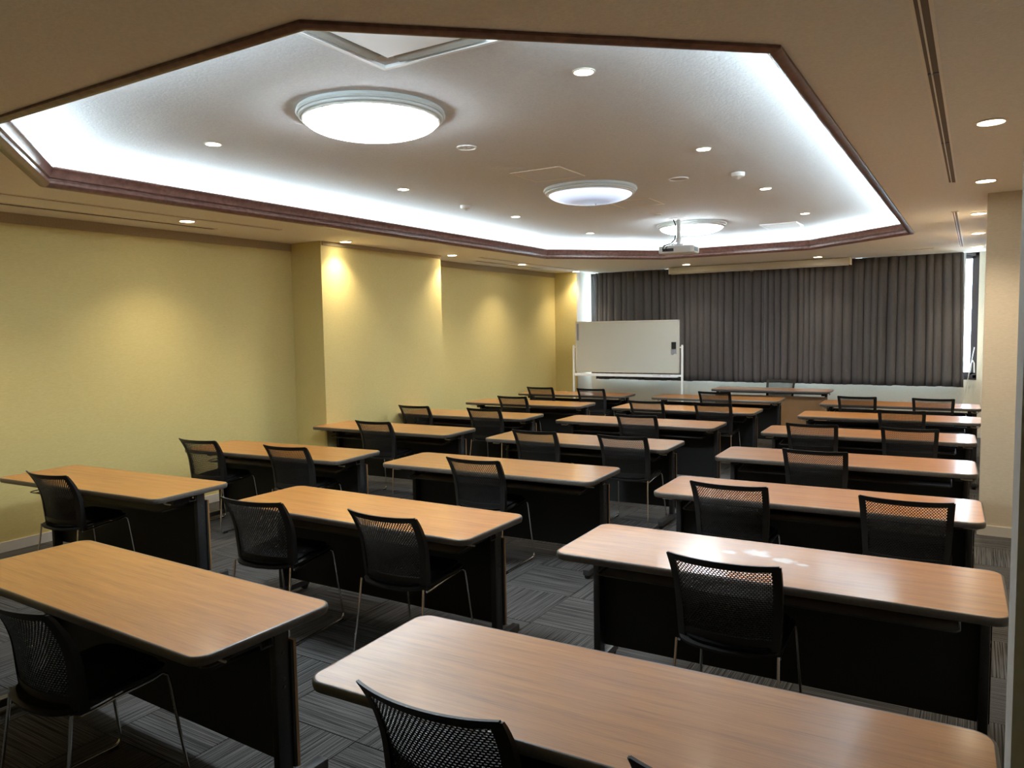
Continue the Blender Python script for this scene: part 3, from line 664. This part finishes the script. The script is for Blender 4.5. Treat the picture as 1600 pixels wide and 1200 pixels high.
# ------------------------------------------------------------------ chairs
def BS(u, z, off=0):          # back surface: u -1..1 across, z height
    s = (z-.42)/.40
    w = .203+.024*min(1, max(0, s))**.8
    y = -.185-.03*s - .075*max(0, (s-.42)/.58)**2
    y += .045*(u*u) - .012
    return (w*u, y-off, z)
def make_chair():
    t = empty('mesh_back_chair')
    # perforated panel
    u0, u1, za, zb = -.875, .875, .487, .797
    NC, NR = 27, 35
    b = bmesh.new(); du = (u1-u0)/NC; dz = (zb-za)/NR; cache = {}
    def V(u, z, side):
        k = (round(u, 5), round(z, 5), side)
        if k not in cache: cache[k] = b.verts.new(BS(u, z, .002 if side else -.002))
        return cache[k]
    for r in range(NR):
        zc = za+dz*(r+.5); n0 = NC if r % 2 == 0 else NC+1
        for c in range(n0):
            half = False
            if r % 2 == 0: a, d = u0+du*c, u0+du*(c+1)
            else: a, d = max(u0, u0+du*(c-.5)), min(u1, u0+du*(c+.5)); half = c in (0, NC)
            zl, zh = zc-dz/2, zc+dz/2; mid = (a+d)/2
            if half:
                for sd in (0, 1): b.faces.new((V(a, zl, sd), V(d, zl, sd), V(d, zh, sd), V(a, zh, sd)))
                continue
            out = [(a, zl), (mid, zl), (d, zl), (d, zh), (mid, zh), (a, zh)]
            hw, hh = du*.36, dz*.38
            inn = [(mid-hw*.75, zc-hh), (mid, zc-hh), (mid+hw*.75, zc-hh), (mid+hw*.75, zc+hh), (mid, zc+hh), (mid-hw*.75, zc+hh)]
            inn = [(mid-hw, zc-hh*.9), (mid, zc-hh), (mid+hw, zc-hh*.9), (mid+hw, zc+hh*.9), (mid, zc+hh), (mid-hw, zc+hh*.9)]
            I = {}
            for sd in (0, 1): I[sd] = [b.verts.new(BS(p[0], p[1], .002 if sd else -.002)) for p in inn]
            for i in range(6):
                j = (i+1) % 6
                for sd in (0, 1): b.faces.new((V(*out[i], sd), V(*out[j], sd), I[sd][j], I[sd][i]))
                b.faces.new((I[0][i], I[0][j], I[1][j], I[1][i]))
    mb = MB(); mb.b.free(); mb.b = b
    mb.build('perforated_back', 'mesh', t, ang=60)
    # frame of the back: two side uprights, top rail, lower rail
    mb = MB()
    for s in (-1, 1):
        def F(u, v, s=s):
            z = .425+.395*v; uu = s*(1.0-.15*u*(1 if v > .2 else 1)); p = BS(uu, z); th = .008+.010*(1-v); return (p[0], p[1]-th*.55, z)
        def G(u, v, s=s):
            z = .425+.395*v; uu = s*(1.0-.15*u); p = BS(uu, z); th = .008+.030*(1-v)**.7; return (p[0], p[1]+th*.8, z)
        mb.grid_solid(F, G, 4, 18)
    def top(u, v, o):
        uu = -.97+1.94*u; z = .792+.030*v; p = BS(uu, z); return (p[0], p[1]-o, z+.004*abs(uu)**4)
    mb.grid_solid(lambda u, v: top(u, v, .0065), lambda u, v: top(u, v, -.0045), 20, 3)
    def low(u, v, o):
        uu = -.88+1.76*u; z = .458+.034*v; p = BS(uu, z); return (p[0], p[1]-o, z)
    mb.grid_solid(lambda u, v: low(u, v, .006), lambda u, v: low(u, v, -.006), 20, 2)
    mb.build('back_frame', 'black_plastic', t, ang=50)
    # seat shell
    def SE(a, r, dz, sc=1.0):
        c, s = math.cos(a), math.sin(a); n = .42
        x = .218*sc*r*math.copysign(abs(c)**n, c); y = .208*sc*r*math.copysign(abs(s)**n, s)
        if s < 0: y -= .040*r*(1-(x/.22)**2)*min(1, -s*1.4)       # rear bulge
        z = .452+.11*y+.012*(x/.2)**2*(1 if y < .05 else .3)
        if y > .13: z -= ((y-.13)/.08)**2*.018
        if y < -.12: z += ((-y-.12)/.1)**2*.010
        return (x, y+.0, z+dz)
    def disc(mb, d0, d1, sc, nr=7, na=44):
        tops = [[mb.b.verts.new(SE(2*PI*k/na, (i+1)/nr, d1-(d1-d0)*.35*(1 if i == nr-1 else 0), sc)) for k in range(na)] for i in range(nr)]
        bots = [[mb.b.verts.new(SE(2*PI*k/na, (i+1)/nr*(.985 if i == nr-1 else 1), d0, sc)) for k in range(na)] for i in range(nr)]
        for R in (tops, bots):
            mb.b.faces.new(R[0])
            for a, b_ in zip(R, R[1:]):
                for k in range(na): mb.b.faces.new((a[k], a[(k+1) % na], b_[(k+1) % na], b_[k]))
        for k in range(na): mb.b.faces.new((tops[-1][k], tops[-1][(k+1) % na], bots[-1][(k+1) % na], bots[-1][k]))
        return mb
    disc(MB(), -.012, .006, 1.0).build('seat', 'black_plastic', t, ang=60)
    disc(MB(), .004, .026, .90).build('seat_cushion', 'cushion', t, ang=70)
    # chrome sled frames
    for s in (-1, 1):
        pts = [(.207*s, -.190, .440), (.209*s, -.20, .36), (.222*s, -.232, .13), (.2265*s, -.243, .045), (.228*s, -.240, .024), (.229*s, -.226, .0125), (.230*s, -.205, .0105),
               (.230*s, 0, .0105), (.230*s, .19, .0105), (.2295*s, .212, .0125), (.229*s, .226, .024), (.2275*s, .229, .045), (.2185*s, .207, .21), (.209*s, .185, .395), (.206*s, .177, .436), (.199*s, .160, .447),
               (.196*s, .12, .438), (.200*s, .0, .433), (.205*s, -.12, .422), (.2055*s, -.16, .420)]
        f = MB().tube(pts, .0064, 8).build('sled_leg', 'chrome', t, ang=60)
        for yy in (-.20, .195): MB().box(.230*s-.010, .230*s+.010, yy-.022, yy+.022, 0, .012, .003).build('glide', 'rubber', f, smooth=False)
    MB().tube([(-.196, .10, .430), (.196, .10, .430)], .0055, 8).tube([(-.205, -.13, .418), (.205, -.13, .418)], .0055, 8).build('cross_bar', 'chrome', t, ang=60)
    return t
ch0 = make_chair(); CT = tree(ch0)
B_ = 'black perforated-back chair '
CH = [('C1', -1.164, 1.470, 0, 'cut off by the bottom edge, left one at the nearest right table'), ('C1', -.40, 1.49, 0, 'of which only the back corner shows at the bottom edge'),
      ('C2', -.843, 2.953, 0, 'at the smeared table, right row, the only chair there'),
      ('C3', -1.221, 4.43, 0, 'left one of two at the third table of the right row'), ('C3', -.299, 4.44, 0, 'right one of two at the third table of the right row'),
      ('C4', -.992, 5.923, 0, 'the only chair at the fourth table of the right row'),
      ('C5', -1.280, 7.48, 0, 'left one of two at the fifth table of the right row'), ('C5', -.480, 7.43, 0, 'right one of two at the fifth table of the right row'),
      ('C6', -.649, 8.850, 0, 'the only chair at the second farthest table of the right row'),
      ('C7', -1.260, 10.434, 0, 'left one of two at the farthest table of the right row'), ('C7', -.423, 10.430, 0, 'right one of two at the farthest table of the right row'),
      ('B1', -2.845, 1.302, .02, 'at the lower left edge, at the nearest middle table'),
      ('B2', -3.450, 2.80, .10, 'left one of two at the second middle table, turned a little'), ('B2', -2.554, 2.892, 0, 'right one of two at the second middle table'),
      ('B3', -3.059, 4.451, 0, 'the only chair at the third middle table'),
      ('B4', -3.399, 5.933, 0, 'left one of two at the fourth middle table'), ('B4', -2.552, 5.940, 0, 'right one of two at the fourth middle table'),
      ('B5', -3.024, 7.465, 0, 'the only chair at the fifth middle table'),
      ('B6', -3.474, 8.851, 0, 'left one of two at the sixth middle table'), ('B6', -2.657, 8.90, 0, 'right one of two at the sixth middle table'),
      ('B7', -3.08, 10.40, 0, 'at the farthest middle table, before the lecturer\'s table'),
      ('A1', -5.365, 2.718, .03, 'at the table by the left edge and yellow wall'),
      ('A2', -5.82, 4.25, .03, 'left one of two, next to the yellow wall before the pier'), ('A2', -4.814, 4.297, .05, 'right one of two at the table before the yellow pier'),
      ('A3', -5.275, 5.859, .02, 'the only chair at the table beside the yellow pier'),
      ('A4', -5.882, 7.382, .02, 'left of two at the table past the yellow pier'), ('A4', -4.886, 7.349, .02, 'right of two at the table past the yellow pier'),
      ('A5', -5.394, 8.80, .02, 'the only chair at the second farthest left table'),
      ('A6', -5.811, 10.36, .02, 'left one of two at the table before the whiteboard'), ('A6', -4.939, 10.32, .02, 'right one of two at the table before the whiteboard')]
ROW = {'A': 'left', 'B': 'middle', 'C': 'right'}
first = True
for k, x, y, rz, lab in CH:
    o = ch0 if first else dup(CT); first = False
    yy = min(y+.245, TB[k][1]+(x-TB[k][0])*math.tan(TB[k][2])-.172)
    o.location = (x, yy, 0); o.rotation_euler = (0, 0, TB[k][2]*.7+rz)
    tag(o, B_+lab, 'chair', 'chairs along the %s row of tables' % ROW[k[0]])
o = dup(CT); o.location = (-2.72, 12.705, 0); o.rotation_euler = (0, 0, PI+.02)
tag(o, "black perforated-back chair facing the rows behind the lecturer's table", 'chair')
